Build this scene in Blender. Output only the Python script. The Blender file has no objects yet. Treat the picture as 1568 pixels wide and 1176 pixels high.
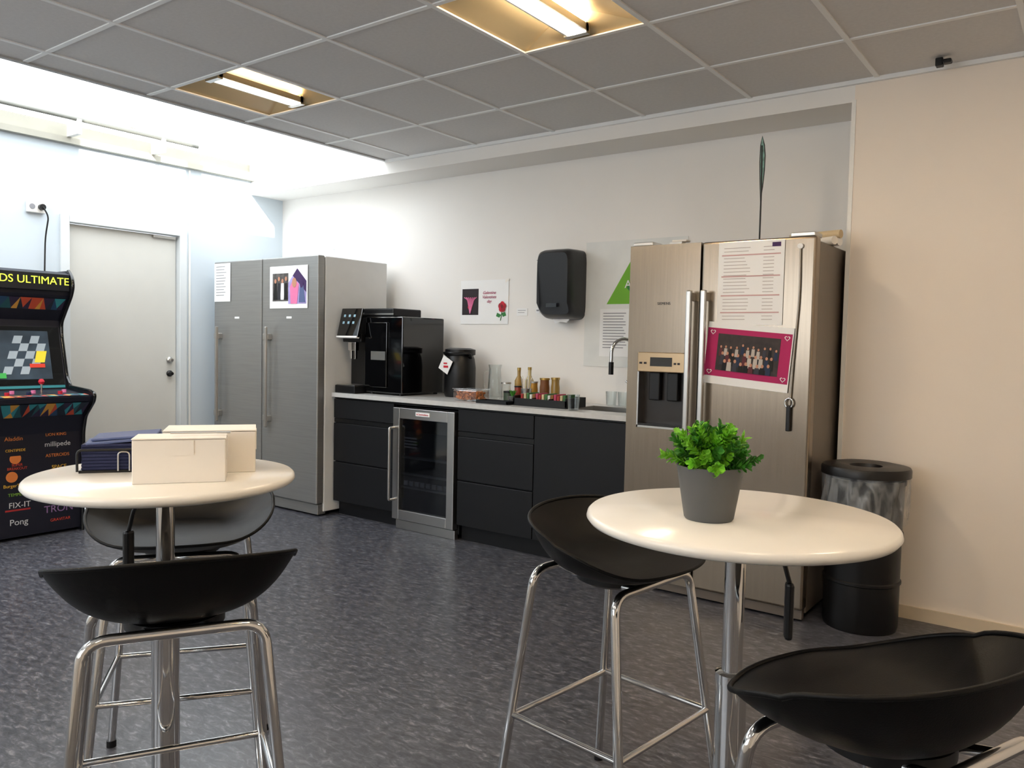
import bpy, bmesh, math, random
from mathutils import Vector, Matrix
random.seed(7)
scn = bpy.context.scene
try:
    scn.view_settings.view_transform = 'Standard'
except Exception:
    pass
D = bpy.data
R = math.radians

# ------------------------------------------------------------------ materials
def C(h):
    h = h.lstrip('#')
    v = [int(h[i:i+2], 16)/255 for i in (0, 2, 4)]
    return tuple(x/12.92 if x <= .04045 else ((x+.055)/1.055)**2.4 for x in v)

MC = {}
def mat(name, col, rough=.5, metal=0., spec=.5, emit=0., ecol=None, var=.04, vscale=8., bump=0., bscale=200., coat=0.,
        stretch=(1, 1, 1), alpha=1., bdist=.002):
    if name in MC: return MC[name]
    if isinstance(col, str): col = C(col)
    m = D.materials.new(name); m.use_nodes = True
    nt = m.node_tree; b = nt.nodes['Principled BSDF']
    b.inputs['Roughness'].default_value = rough
    b.inputs['Metallic'].default_value = metal
    b.inputs['Specular IOR Level'].default_value = spec
    b.inputs['Coat Weight'].default_value = coat
    b.inputs['Alpha'].default_value = alpha
    tc = nt.nodes.new('ShaderNodeTexCoord')
    mp = nt.nodes.new('ShaderNodeMapping'); mp.inputs['Scale'].default_value = stretch
    nt.links.new(tc.outputs['Object'], mp.inputs['Vector'])
    n = nt.nodes.new('ShaderNodeTexNoise'); n.inputs['Scale'].default_value = vscale
    nt.links.new(mp.outputs['Vector'], n.inputs['Vector'])
    r = nt.nodes.new('ShaderNodeValToRGB')
    r.color_ramp.elements[0].position = .3; r.color_ramp.elements[1].position = .7
    r.color_ramp.elements[0].color = (*[c*(1-var) for c in col], 1)
    r.color_ramp.elements[1].color = (*[min(1, c*(1+var)) for c in col], 1)
    nt.links.new(n.outputs['Fac'], r.inputs['Fac'])
    nt.links.new(r.outputs['Color'], b.inputs['Base Color'])
    if emit > 0:
        b.inputs['Emission Color'].default_value = (*(ecol or col), 1)
        b.inputs['Emission Strength'].default_value = emit
    if bump > 0:
        n2 = nt.nodes.new('ShaderNodeTexNoise'); n2.inputs['Scale'].default_value = bscale
        nt.links.new(mp.outputs['Vector'], n2.inputs['Vector'])
        bp = nt.nodes.new('ShaderNodeBump'); bp.inputs['Strength'].default_value = bump; bp.inputs['Distance'].default_value = bdist
        nt.links.new(n2.outputs['Fac'], bp.inputs['Height']); nt.links.new(bp.outputs['Normal'], b.inputs['Normal'])
    MC[name] = m
    return m

def clear(name, tint=(.95, .97, .97), amt=.25, rough=.05):
    if name in MC: return MC[name]
    m = D.materials.new(name); m.use_nodes = True
    nt = m.node_tree; nt.nodes.remove(nt.nodes['Principled BSDF'])
    out = nt.nodes['Material Output']
    t = nt.nodes.new('ShaderNodeBsdfTransparent'); t.inputs[0].default_value = (*tint, 1)
    g = nt.nodes.new('ShaderNodeBsdfGlossy'); g.inputs['Roughness'].default_value = rough
    lw = nt.nodes.new('ShaderNodeLayerWeight'); lw.inputs['Blend'].default_value = amt
    mx = nt.nodes.new('ShaderNodeMixShader')
    nt.links.new(lw.outputs['Facing'], mx.inputs[0]); nt.links.new(t.outputs[0], mx.inputs[1]); nt.links.new(g.outputs[0], mx.inputs[2])
    nt.links.new(mx.outputs[0], out.inputs[0])
    MC[name] = m
    return m

def bag_film():
    """thin polythene: mostly see-through, with soft vertical milky folds"""
    m = D.materials.new('bin_bag_film'); m.use_nodes = True
    nt = m.node_tree; b = nt.nodes['Principled BSDF']
    b.inputs['Base Color'].default_value = (.7, .72, .73, 1); b.inputs['Roughness'].default_value = .25; b.inputs['Specular IOR Level'].default_value = .8
    tc = nt.nodes.new('ShaderNodeTexCoord'); mp = nt.nodes.new('ShaderNodeMapping'); mp.inputs['Scale'].default_value = (1, 1, .35); mp.inputs['Rotation'].default_value = (0, R(15), 0)
    n = nt.nodes.new('ShaderNodeTexNoise'); n.inputs['Scale'].default_value = 22; n.inputs['Detail'].default_value = 2; n.inputs['Distortion'].default_value = .6
    nt.links.new(tc.outputs['Object'], mp.inputs['Vector']); nt.links.new(mp.outputs['Vector'], n.inputs['Vector'])
    r = nt.nodes.new('ShaderNodeValToRGB'); cr = r.color_ramp
    cr.elements[0].position = .40; cr.elements[0].color = (.10, .10, .10, 1); cr.elements[1].position = .72; cr.elements[1].color = (.16, .16, .16, 1)
    e = cr.elements.new(.57); e.color = (.34, .34, .34, 1)
    nt.links.new(n.outputs['Fac'], r.inputs['Fac']); nt.links.new(r.outputs['Color'], b.inputs['Alpha'])
    bp = nt.nodes.new('ShaderNodeBump'); bp.inputs['Strength'].default_value = .7; bp.inputs['Distance'].default_value = .008
    nt.links.new(n.outputs['Fac'], bp.inputs['Height']); nt.links.new(bp.outputs['Normal'], b.inputs['Normal'])
    return m

def floor_mat():
    m = D.materials.new('linoleum_marbled'); m.use_nodes = True
    nt = m.node_tree; b = nt.nodes['Principled BSDF']
    tc = nt.nodes.new('ShaderNodeTexCoord')
    mp = nt.nodes.new('ShaderNodeMapping'); mp.inputs['Scale'].default_value = (1.0, 2.4, 1); mp.inputs['Rotation'].default_value = (0, 0, R(-30))
    nt.links.new(tc.outputs['Object'], mp.inputs['Vector'])
    n1 = nt.nodes.new('ShaderNodeTexNoise'); n1.inputs['Scale'].default_value = 20; n1.inputs['Detail'].default_value = 8; n1.inputs['Roughness'].default_value = .68; n1.inputs['Distortion'].default_value = .7
    nt.links.new(mp.outputs['Vector'], n1.inputs['Vector'])
    r1 = nt.nodes.new('ShaderNodeValToRGB'); cr = r1.color_ramp
    cr.elements[0].position = .33; cr.elements[0].color = (*C('#313238'), 1)
    cr.elements[1].position = .76; cr.elements[1].color = (*C('#a0a1a5'), 1)
    e = cr.elements.new(.47); e.color = (*C('#44454c'), 1)
    e = cr.elements.new(.56); e.color = (*C('#55565d'), 1)
    e = cr.elements.new(.65); e.color = (*C('#75767c'), 1)
    nt.links.new(n1.outputs['Fac'], r1.inputs['Fac'])
    nt.links.new(r1.outputs['Color'], b.inputs['Base Color'])
    b.inputs['Roughness'].default_value = .28
    b.inputs['Specular IOR Level'].default_value = .5
    n2 = nt.nodes.new('ShaderNodeTexNoise'); n2.inputs['Scale'].default_value = 120
    nt.links.new(tc.outputs['Object'], n2.inputs['Vector'])
    bp = nt.nodes.new('ShaderNodeBump'); bp.inputs['Strength'].default_value = .12; bp.inputs['Distance'].default_value = .002
    nt.links.new(n2.outputs['Fac'], bp.inputs['Height']); nt.links.new(bp.outputs['Normal'], b.inputs['Normal'])
    return m

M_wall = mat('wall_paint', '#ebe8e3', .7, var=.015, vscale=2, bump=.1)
M_wallR = mat('wall_paint_lamp_tint', '#f0e4d6', .7, var=.015, vscale=2, bump=.15)  # warm cast of the lamps painted into the wall colour
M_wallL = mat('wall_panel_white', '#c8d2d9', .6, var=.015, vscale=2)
M_trim = mat('trim_white', '#eceae4', .45, var=.01)
M_frame = mat('door_frame_paint', '#d4d9da', .45, var=.01)
M_door = mat('door_paint', '#cccbc4', .45, var=.01)
M_tile = mat('ceiling_tile', '#d8d6d4', .9, var=.03, vscale=60, bump=.3, bscale=300)
M_grid = mat('ceiling_grid_metal', '#f0f0ee', .5, var=.01)
M_steelL = mat('brushed_steel_grey', '#9a9a98', .38, .65, var=.05, vscale=3, stretch=(1, 1, 30))
M_steelLs = mat('fridge_side_grey', '#e4e6e6', .5, .0, var=.02)
M_steelS = mat('brushed_steel_warm', '#948879', .25, .92, var=.05, vscale=3, stretch=(30, 1, 1))
M_steelSs = mat('fridge_side_bronze', '#756c63', .4, .4, var=.03)
M_chrome = mat('chrome', '#d8d8d8', .08, 1., var=.01)
M_satin = mat('satin_steel', '#c4c2be', .28, 1., var=.02)
M_blk = mat('black_plastic', '#0a0a0c', .38, spec=.4, var=.05)
M_blkg = mat('black_gloss', '#050506', .08, var=.02, coat=.4)
M_seat = mat('seat_black', '#080809', .48, spec=.18, var=.06, bump=.15, bscale=400)
M_cab = mat('cabinet_black', '#0c0d11', .5, spec=.35, var=.05)
M_counter = mat('counter_laminate', '#c6c6c4', .25, var=.04, vscale=30)
M_table = mat('tabletop_white', '#f4f0e8', .22, var=.01, coat=.1)
M_paper = mat('paper_white', '#efefee', .8, var=.01)
M_card = mat('cardboard_white', '#f1ebe2', .6, var=.01)
M_grey = mat('ink_grey', '#8a8a8e', .8)
M_ink = mat('ink_dark', '#2a2a30', .8)
M_pink = mat('ink_magenta', '#a81459', .7)
M_pinkl = mat('ink_pink', '#e27aa8', .7)
M_red = mat('ink_red', '#c01830', .7)
M_redd = mat('ink_darkred', '#7c0f1e', .7)
M_green = mat('ink_green', '#6fae2e', .7)
M_greend = mat('ink_darkgreen', '#2f7a3a', .7)
M_purple = mat('ink_purple', '#7a5fb0', .7)
M_purpled = mat('ink_violet', '#3b1f55', .7)
M_skin = mat('ink_skin', '#c08a70', .8)
M_blue = mat('napkin_navy', '#141c42', .8)
M_bluel = mat('napkin_slate', '#56638c', .8)
M_pot = mat('pot_grey', '#545658', .55, var=.03)
M_leaf = mat('leaf_green', '#74b82c', .45, var=.35, vscale=35)
M_leaf2 = mat('leaf_dark', '#357a1c', .5, var=.3, vscale=35)
M_soil = mat('soil', '#1d1510', .9)
M_glass = clear('clear_glass')
M_dglass = mat('dark_glass', '#08090b', .05, var=.02, coat=.6)
M_bag = bag_film()
M_refl = mat('lamp_reflector', '#c9b58e', .35, .5, var=.02)
M_tubeB = mat('lamp_tube_bright', '#fff2dc', .5, emit=95, ecol=(1, .83, .62))
M_tubeD = mat('lamp_tube_dim', '#fff2dc', .5, emit=20, ecol=(1, .80, .56))

# ------------------------------------------------------------------ helpers
def link(o, parent=None):
    scn.collection.objects.link(o)
    if parent is not None: o.parent = parent
    return o
def empty(name, loc=(0, 0, 0), rz=0.):
    e = D.objects.new(name, None); e.empty_display_size = .1
    e.location = loc; e.rotation_euler = (0, 0, rz)
    return link(e)
def meshobj(name, bm, m, parent=None, smooth=False, mats=None):
    me = D.meshes.new(name); bm.normal_update(); bm.to_mesh(me); bm.free()
    for x in (mats or [m]): me.materials.append(x)
    if smooth:
        for p in me.polygons: p.use_smooth = True
    return link(D.objects.new(name, me), parent)
def bevelmod(o, w, seg=2):
    b = o.modifiers.new('bevel', 'BEVEL'); b.width = w; b.segments = seg; b.limit_method = 'ANGLE'; b.angle_limit = R(40)
    return o
def box(name, lo, hi, m, parent=None, bev=0., rot=None, seg=2):
    lo = Vector(lo); hi = Vector(hi); c = (lo+hi)/2; s = hi-lo
    bm = bmesh.new(); bmesh.ops.create_cube(bm, size=1)
    bmesh.ops.scale(bm, vec=s, verts=bm.verts)
    o = meshobj(name, bm, m, parent); o.location = c
    if rot: o.rotation_euler = rot
    if bev: bevelmod(o, bev, seg)
    return o
def boxes(name, lst, m, parent=None, bev=0.):
    bm = bmesh.new()
    for lo, hi in lst:
        lo = Vector(lo); hi = Vector(hi)
        r = bmesh.ops.create_cube(bm, size=1)
        bmesh.ops.scale(bm, vec=hi-lo, verts=r['verts'])
        bmesh.ops.translate(bm, vec=(lo+hi)/2, verts=r['verts'])
    o = meshobj(name, bm, m, parent)
    if bev: bevelmod(o, bev)
    return o
def lathe(name, prof, m, parent=None, loc=(0, 0, 0), seg=40, smooth=True, angle=40):
    bm = bmesh.new(); rings = []
    for r, z in prof:
        if r < 1e-5: rings.append([bm.verts.new((0, 0, z))])
        else: rings.append([bm.verts.new((r*math.cos(2*math.pi*i/seg), r*math.sin(2*math.pi*i/seg), z)) for i in range(seg)])
    for a, b in zip(rings, rings[1:]):
        for i in range(seg):
            j = (i+1) % seg
            if len(a) == 1 and len(b) == 1: continue
            if len(a) == 1: bm.faces.new((a[0], b[j], b[i]))
            elif len(b) == 1: bm.faces.new((a[i], a[j], b[0]))
            else: bm.faces.new((a[i], a[j], b[j], b[i]))
    bmesh.ops.recalc_face_normals(bm, faces=bm.faces)
    o = meshobj(name, bm, m, parent); o.location = loc
    if smooth:
        for p in o.data.polygons: p.use_smooth = True
        try: o.data.set_sharp_from_angle(angle=R(angle))
        except Exception: pass
    return o
def cyl(name, r, z0, z1, m, parent=None, loc=(0, 0, 0), r2=None, seg=32):
    r2 = r if r2 is None else r2
    return lathe(name, [(0, z0), (r, z0), (r2, z1), (0, z1)], m, parent, loc, seg)
def round_pts(pts, rad, n=6):
    pts = [Vector(p) for p in pts]
    out = [pts[0]]
    for i in range(1, len(pts)-1):
        a, b, c = pts[i-1], pts[i], pts[i+1]
        d1 = (a-b); d2 = (c-b); r = min(rad, d1.length*.45, d2.length*.45)
        p1 = b+d1.normalized()*r; p2 = b+d2.normalized()*r
        for k in range(n+1):
            t = k/n
            out.append(p1*(1-t)**2+b*2*t*(1-t)+p2*t*t)
    out.append(pts[-1]); return out
def tube(name, pts, r, m, parent=None, rad=.04, closed=False, res=5):
    if rad and len(pts) > 2 and not closed: pts = round_pts(pts, rad)
    cu = D.curves.new(name, 'CURVE'); cu.dimensions = '3D'; cu.bevel_depth = r; cu.bevel_resolution = res; cu.use_fill_caps = True
    s = cu.splines.new('POLY'); s.points.add(len(pts)-1)
    for p, q in zip(s.points, pts): p.co = (*q, 1)
    s.use_cyclic_u = closed; s.use_smooth = True
    cu.materials.append(m)
    return link(D.objects.new(name, cu), parent)
def flat(name, pts, y, m, parent=None):
    """polygon in XZ facing -Y"""
    bm = bmesh.new(); vs = [bm.verts.new((x, y, z)) for x, z in pts]; f = bm.faces.new(vs)
    bm.normal_update()
    if f.normal.y > 0: f.normal_flip()
    return meshobj(name, bm, m, parent)
def rect(name, x0, z0, x1, z1, y, m, parent=None):
    return flat(name, [(x0, z0), (x1, z0), (x1, z1), (x0, z1)], y, m, parent)
def disc(name, cx, cz, rx, rz, y, m, parent=None, n=20):
    return flat(name, [(cx+rx*math.cos(2*math.pi*i/n), cz+rz*math.sin(2*math.pi*i/n)) for i in range(n)], y, m, parent)
def heart(name, cx, cz, s, y, m, parent=None):
    pts = []
    for i in range(28):
        t = 2*math.pi*i/28
        pts.append((cx+s*16*math.sin(t)**3/16, cz+s*(13*math.cos(t)-5*math.cos(2*t)-2*math.cos(3*t)-math.cos(4*t))/16))
    return flat(name, pts, y, m, parent)
def text(name, body, loc, rot, m, parent, width=None, size=.05, ext=.0005, shear=0.):
    cu = D.curves.new(name, 'FONT'); cu.body = body; cu.size = size; cu.extrude = ext; cu.align_x = 'CENTER'; cu.align_y = 'CENTER'; cu.shear = shear
    cu.materials.append(m)
    o = link(D.objects.new(name, cu), parent); o.location = loc; o.rotation_euler = rot
    if width:
        bpy.context.view_layer.update()
        d = o.dimensions.x
        if d > 0: s = width/d; o.scale = (s, s, 1)
    return o
def prism(name, prof, y0, y1, m, parent=None, bev=0.):
    """profile in XZ extruded along Y"""
    bm = bmesh.new()
    a = [bm.verts.new((x, y0, z)) for x, z in prof]; b = [bm.verts.new((x, y1, z)) for x, z in prof]
    n = len(prof); bm.faces.new(a); bm.faces.new(list(reversed(b)))
    for i in range(n): bm.faces.new((a[i], b[i], b[(i+1) % n], a[(i+1) % n]))
    bmesh.ops.recalc_face_normals(bm, faces=bm.faces)
    o = meshobj(name, bm, m, parent)
    if bev: bevelmod(o, bev)
    return o

# ------------------------------------------------------------------ room
XL, XR, YB, YR, YF = -5.80, 1.40, 4.10, 4.42, -2.2
ZC, ZT = 2.55, 3.2
fl = box('floor', (XL-.2, YF-.1, -.1), (XR+.1, YR+.1, 0), floor_mat())
boxes('wall_back', [((XL-.1, YR, 0), (-1.02, YR+.1, 2.45))], M_wall)
boxes('wall_back_right', [((-1.02, YB, 0), (XR+.1, YR+.1, 2.6))], M_wallR)
boxes('wall_back_soffit', [((XL-.1, YB, 2.45), (-1.02, YR+.1, 2.6)), ((XL-.1, YB, 2.6), (-4.15, YR+.1, ZT))], M_wall)
DY0, DY1, DZ = 2.63, 3.45, 2.03
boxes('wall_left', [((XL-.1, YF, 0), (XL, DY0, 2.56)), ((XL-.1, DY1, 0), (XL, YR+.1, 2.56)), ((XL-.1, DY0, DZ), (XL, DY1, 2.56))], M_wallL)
boxes('wall_right', [((XR, YF, 0), (XR+.1, YB, 2.6))], M_wallR)
WX0, WX1, WZ0, WZ1 = -4.2, -.9, 1.1, 2.3  # window opening added behind the camera to let in fill daylight
boxes('wall_front', [((XL-.1, YF-.1, 0), (XR+.1, YF, WZ0)), ((XL-.1, YF-.1, WZ1), (XR+.1, YF, 2.6)), ((XL-.1, YF-.1, WZ0), (WX0, YF, WZ1)), ((WX1, YF-.1, WZ0), (XR+.1, YF, WZ1))], M_wall)
wf = [((WX0, YF-.08, WZ0), (WX1, YF-.02, WZ0+.05)), ((WX0, YF-.08, WZ1-.05), (WX1, YF-.02, WZ1))]
for i in range(5):
    x = WX0+(WX1-WX0-.05)*i/4; wf.append(((x, YF-.08, WZ0), (x+.05, YF-.02, WZ1)))
boxes('window_fill', wf, M_trim)
boxes('trim_window_fill_sill', [((WX0-.05, YF-.02, WZ0-.03), (WX1+.05, YF+.08, WZ0))], M_trim)
boxes('baseboard_back', [((-1.0, YB-.012, 0), (XR, YB, .06))], mat('baseboard_cream', '#d9c8ae', .5))
boxes('baseboard_left', [((XL, YF, 0), (XL+.012, DY0-.06, .07)), ((XL, DY1+.06, 0), (XL+.012, YR, .07))], M_trim)
boxes('trim_recess', [((-1.032, YB-.004, 0), (-1.012, YB, 2.46))], M_trim)
boxes('trim_ceiling', [((-4.2, YB-.02, 2.53), (XR, YB, 2.55))], M_grid)
boxes('trim_wall_seam', [((XL, 3.53, 0), (XL+.006, 3.545, 2.55))], M_trim)
# door
d = empty('door_1', (XL, (DY0+DY1)/2, 0))
w = (DY1-DY0)/2
box('leaf', (-.075, -w+.005, .01), (-.035, w-.005, DZ-.005), M_door, d, .003)
boxes('frame', [((-.09, -w-.06, 0), (.018, -w, DZ+.05)), ((-.09, w, 0), (.018, w+.06, DZ+.05)), ((-.09, -w, DZ), (.018, w, DZ+.05))], M_frame, d, .004)
for z in (1.07, .965):
    o = lathe('lock_cylinder', [(0, 0), (.024, 0), (.024, .012), (.015, .02), (.012, .045), (0, .047)], M_satin if z > 1 else M_blk, d, (-.035, w-.06, z)); o.rotation_euler = (0, R(90), 0)
boxes('door_closer', [((-.035, w-.2, DZ-.03), (-.01, w-.02, DZ-.01))], M_satin, d)

# ceiling tiles
xs = [-4.21]+[-3.97+.61*k for k in range(9)]+[XR+.05]
ys = [YF-.05]+[1.71+.61*k for k in range(-6, 4)]+[YB+.02]
lampcells = {}
tl, gr = [], []
lx = [-3.665, -1.835, -.005]; ly = [2.625, .795, -1.035]
for i in range(len(xs)-1):
    for j in range(len(ys)-1):
        cx = (xs[i]+xs[i+1])/2; cy = (ys[j]+ys[j+1])/2
        if any(abs(cx-a) < .1 for a in lx) and any(abs(cy-b) < .1 for b in ly):
            lampcells[(i, j)] = (cx, cy); continue
        tl.append(((xs[i], ys[j], ZC), (xs[i+1], ys[j+1], ZC+.05)))
tl.append(((XL-.05, YF-.05, ZC), (-4.21, -1.0, ZC+.05)))
boxes('ceiling', tl, M_tile)
for x in xs[1:-1]: gr.append(((x-.011, YF, ZC-.006), (x+.011, YB, ZC+.001)))
for y in ys[1:-1]: gr.append(((-4.21, y-.011, ZC-.005), (XR, y+.011, ZC+.001)))
boxes('trim_ceiling_grid', gr, M_grid)
boxes('trim_skylight_edge', [((-4.225, -1.0, ZC-.010), (-4.195, YB, ZC+.052)), ((XL, -1.03, ZC-.02), (-4.2, -1.0, ZT))], mat('skylight_edge_grey', '#b5b5b2', .6))

for (cx, cy) in lampcells.values():
    e = empty('ceiling_and_fill_light', (cx, cy, ZC))  # lamps beyond the visible pair are added out of view as fill
    h = .305
    bm = bmesh.new()
    def q(*p): bm.faces.new([bm.verts.new(v) for v in p])
    zi = .075
    q((-h, -h, 0), (-h, h, 0), (-.07, h-.09, zi), (-.07, -h+.09, zi))
    q((h, h, 0), (h, -h, 0), (.07, -h+.09, zi), (.07, h-.09, zi))
    q((-h, h, 0), (h, h, 0), (.07, h-.09, zi), (-.07, h-.09, zi))
    q((h, -h, 0), (-h, -h, 0), (-.07, -h+.09, zi), (.07, -h+.09, zi))
    q((-.07, -h+.09, zi), (.07, -h+.09, zi), (.07, h-.09, zi), (-.07, h-.09, zi))
    meshobj('reflector', bm, M_refl, e)
    box('housing', (-h, -h, .08), (h, h, .1), M_blk, e)
    boxes('housing_sides', [((-h, -h, .002), (-h+.004, h, .08)), ((h-.004, -h, .002), (h, h, .08)), ((-h, -h, .002), (h, -h+.004, .08)), ((-h, h-.004, .002), (h, h, .08))], M_refl, e)
    dim = cx < -3 and cy > 2
    o = cyl('tube', .028, -.235, .235, M_tubeD if dim else M_tubeB, e, (0, 0, .022)); o.rotation_euler = (R(90), 0, 0)
    boxes('louvre', [((-.055, -.26, .005), (-.045, .26, .035)), ((.045, -.26, .005), (.055, .26, .035)), ((-.055, -.27, -.004), (.055, -.24, .04)), ((-.055, .24, -.004), (.055, .27, .04))], M_satin, e)

# skylight lantern
boxes('trim_skylight_ledge', [((XL-.1, -1, 2.56), (XL+.05, YB, 2.60)), ((XL-.1, -1, 2.60), (XL-.02, YB, 2.70))], mat('ledge_cream', '#a8a598', .6))
lb = [((XL-.08, -1, 2.78), (XL+.0, YB, 2.83)), ((XL-.08, -1, ZT-.05), (XL, YB, ZT)), ((-4.2, -1, ZT-.05), (-4.12, YB, ZT))]
for k in range(6):
    y = -.9+k
    lb.append(((XL-.07, y-.02, 2.6), (XL-.02, y+.02, ZT)))
    lb.append(((XL-.05, y-.02, ZT-.04), (-4.15, y+.02, ZT)))
boxes('window_1', lb, M_trim)
boxes('wall_skylight_sun_mask', [((-4.2, -1, 2.6), (-4.12, 2.20, ZT)), ((-4.2, 3.02, 2.6), (-4.12, 3.14, ZT)), ((-4.2, 3.85, 2.6), (-4.12, YB, ZT))], M_trim)  # unseen panels added above the ceiling, gaps shape the sun patches
tube('trim_skylight_rail', [(-5.62, -1, 2.70), (-5.62, 3.5, 2.70)], .014, mat('rail_grey', '#77776f', .5), rad=0)
for y in (2.6, 3.2): box('trim_skylight_bracket', (-5.75, y, 2.60), (-5.6, y+.03, 2.70), M_trim)

# ------------------------------------------------------------------ fridges (tall grey)
def tall_fridge(x0, x1, hx, paper):
    e = empty('upright_fridge', ((x0+x1)/2, 3.66, 0)); W = (x1-x0)/2
    box('body', (-W, .065, .03), (W, .66, 1.84), M_steelLs, e, .006)
    box('door', (-W, 0, .09), (W, .058, 1.842), M_steelL, e, .008)
    box('gasket', (-W+.01, .055, .1), (W-.01, .068, 1.83), M_blk, e)
    box('plinth', (-W+.01, .02, .012), (W-.01, .09, .085), M_steelL, e, .004)
    for sx in (-W+.05, W-.05):
        cyl('foot', .02, 0, .03, M_blk, e, (sx, .1, 0)); cyl('foot', .02, 0, .03, M_blk, e, (sx, .6, 0))
    boxes('grip', [((hx-.012, -.055, .60), (hx+.012, -.035, 1.34))], M_satin, e, .006)
    boxes('grip_mount', [((hx-.05, -.04, 1.24), (hx+.012, .002, 1.29)), ((hx-.05, -.04, .64), (hx+.012, .002, .69))], M_satin, e, .008)
    rect('logo', -.03, 1.40, .03, 1.415, -.0015, M_paper, e)
    return e
f1 = tall_fridge(-5.65, -5.045, -.20, 0)
f2 = tall_fridge(-5.035, -4.405, -.21, 0)
n = empty('paper_note', (-5.535, 3.655, 1.68)); box('sheet', (-.105, -.0, -.148), (.105, .001, .148), M_paper, n)
boxes('lines', [((-.08, -.001, .12-.022*k), (.02+.05*random.random(), 0, .124-.022*k)) for k in range(11)], M_grey, n)
n = empty('photo_flyer', (-4.725, 3.655, 1.625)); box('sheet', (-.213, 0, -.152), (.213, .001, .152), M_paper, n)
rect('photo', -.18, -.10, .0, .10, -.001, mat('flyer_photo', '#54504e', .7, var=.6, vscale=30), n)
for k in range(4):
    flat('body', [(-.17+.04*k, -.09), (-.125+.04*k, -.09), (-.13+.04*k, .03), (-.16+.04*k, .03)], -.002, [M_blk, M_ink, M_paper, M_blk][k], n)
    disc('face', -.145+.04*k, .045+.015*(k % 2), .012, .016, -.003, M_skin, n)
mlv = mat('ink_lavender', '#a79ad0', .7, var=.2, vscale=15)
flat('shape', [(.0, -.12), (.20, -.12), (.20, .04), (.10, .13), (.0, .03)], -.001, mlv, n)
flat('shape', [(.05, .08), (.10, .13), (.20, .04), (.20, -.04)], -.002, M_purpled, n)
flat('shape', [(.03, -.12), (.10, -.12), (.12, .02), (.06, .06), (.02, .0)], -.003, M_pinkl, n)
disc('face', .07, .03, .025, .035, -.004, M_skin, n); flat('shape', [(.12, -.11), (.19, -.11), (.17, .01), (.13, .0)], -.003, M_bluel, n); disc('face', .15, .02, .02, .028, -.004, M_purpled, n)
g = empty('glass_bowl', (-4.55, 4.0, 1.842)); lathe('bowl', [(0, 0), (.035, 0), (.05, .02), (.062, .08), (.059, .08), (.047, .022), (.0, .006)], M_glass, g)

# ------------------------------------------------------------------ kitchen counter
k = empty('kitchen_counter', (0, 0, 0))
CX0, CX1, CY = -4.395, -2.0, 3.80
boxes('carcass', [((CX0, CY+.022, .1), (-3.79, YR-.01, .85)), ((-3.235, CY+.022, .1), (-2.54, YR-.01, .85)), ((-2.54, CY+.022, .1), (CX1, YR-.01, .70)), ((-3.79, 4.33, .1), (-3.235, YR-.01, .85)), ((-3.79, CY+.022, .83), (-3.235, YR-.01, .85))], M_cab, k)
boxes('plinth', [((CX0, CY+.06, 0), (-3.79, CY+.08, .1)), ((-3.235, CY+.06, 0), (CX1, CY+.08, .1))], M_cab, k)
fr = []
for x0, x1 in ((CX0+.003, -3.795), (-3.23, -2.652)):
    for z0, z1 in ((.105, .385), (.393, .665), (.70, .835)): fr.append(((x0, CY, z0), (x1, CY+.02, z1)))
fr.append(((-2.646, CY, .105), (CX1-.003, CY+.02, .835)))
boxes('fronts', fr, M_cab, k, .003)
boxes('grip_rails', [((CX0, CY+.008, .668), (-3.79, CY+.021, .697)), ((-3.235, CY+.008, .668), (-2.652, CY+.021, .697)), ((CX0, CY+.01, .838), (CX1, CY+.021, .85))], M_blk, k)
SX0, SX1, SY0, SY1 = -2.52, -2.10, 3.93, 4.25
boxes('worktop', [((CX0, CY-.02, .85), (SX0, YR-.003, .88)), ((SX1, CY-.02, .85), (CX1, YR-.003, .88)), ((SX0, CY-.02, .85), (SX1, SY0, .88)), ((SX0, SY1, .85), (SX1, YR-.003, .88))], M_counter, k)
boxes('sink_basin', [((SX0, SY0, .72), (SX1, SY1, .73)), ((SX0, SY0, .73), (SX0+.006, SY1, .88)), ((SX1-.006, SY0, .73), (SX1, SY1, .88)), ((SX0, SY0, .73), (SX1, SY0+.006, .88)), ((SX0, SY1-.006, .73), (SX1, SY1, .88))], M_satin, k)
boxes('sink_rim', [((SX0-.015, SY0-.015, .879), (SX1+.015, SY0+.004, .8815)), ((SX0-.015, SY1-.004, .879), (SX1+.015, SY1+.015, .8815)), ((SX0-.015, SY0, .879), (SX0+.004, SY1, .8815)), ((SX1-.004, SY0, .879), (SX1+.015, SY1, .8815))], M_satin, k)
KZ = .8805
f = empty('kitchen_faucet', (-2.27, 4.32, KZ))
cyl('base', .026, 0, .05, M_chrome, f); cyl('body', .018, .05, .16, M_chrome, f)
arc = [(0, 0, .15), (0, 0, .33)]+[(-.065*(1-math.cos(t))*.75, -.065*(1-math.cos(t)), .33+.085*math.sin(t)) for t in [math.pi*i/12 for i in range(1, 13)]]+[(-.0975, -.13, .27)]
tube('spout', arc, .011, M_chrome, f, rad=0)
cyl('nozzle', .015, .20, .275, M_blk, f, (-.0975, -.13, 0))
tube('lever', [(-.01, 0, .12), (-.06, -.01, .16)], .007, M_chrome, f, rad=0)
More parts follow.
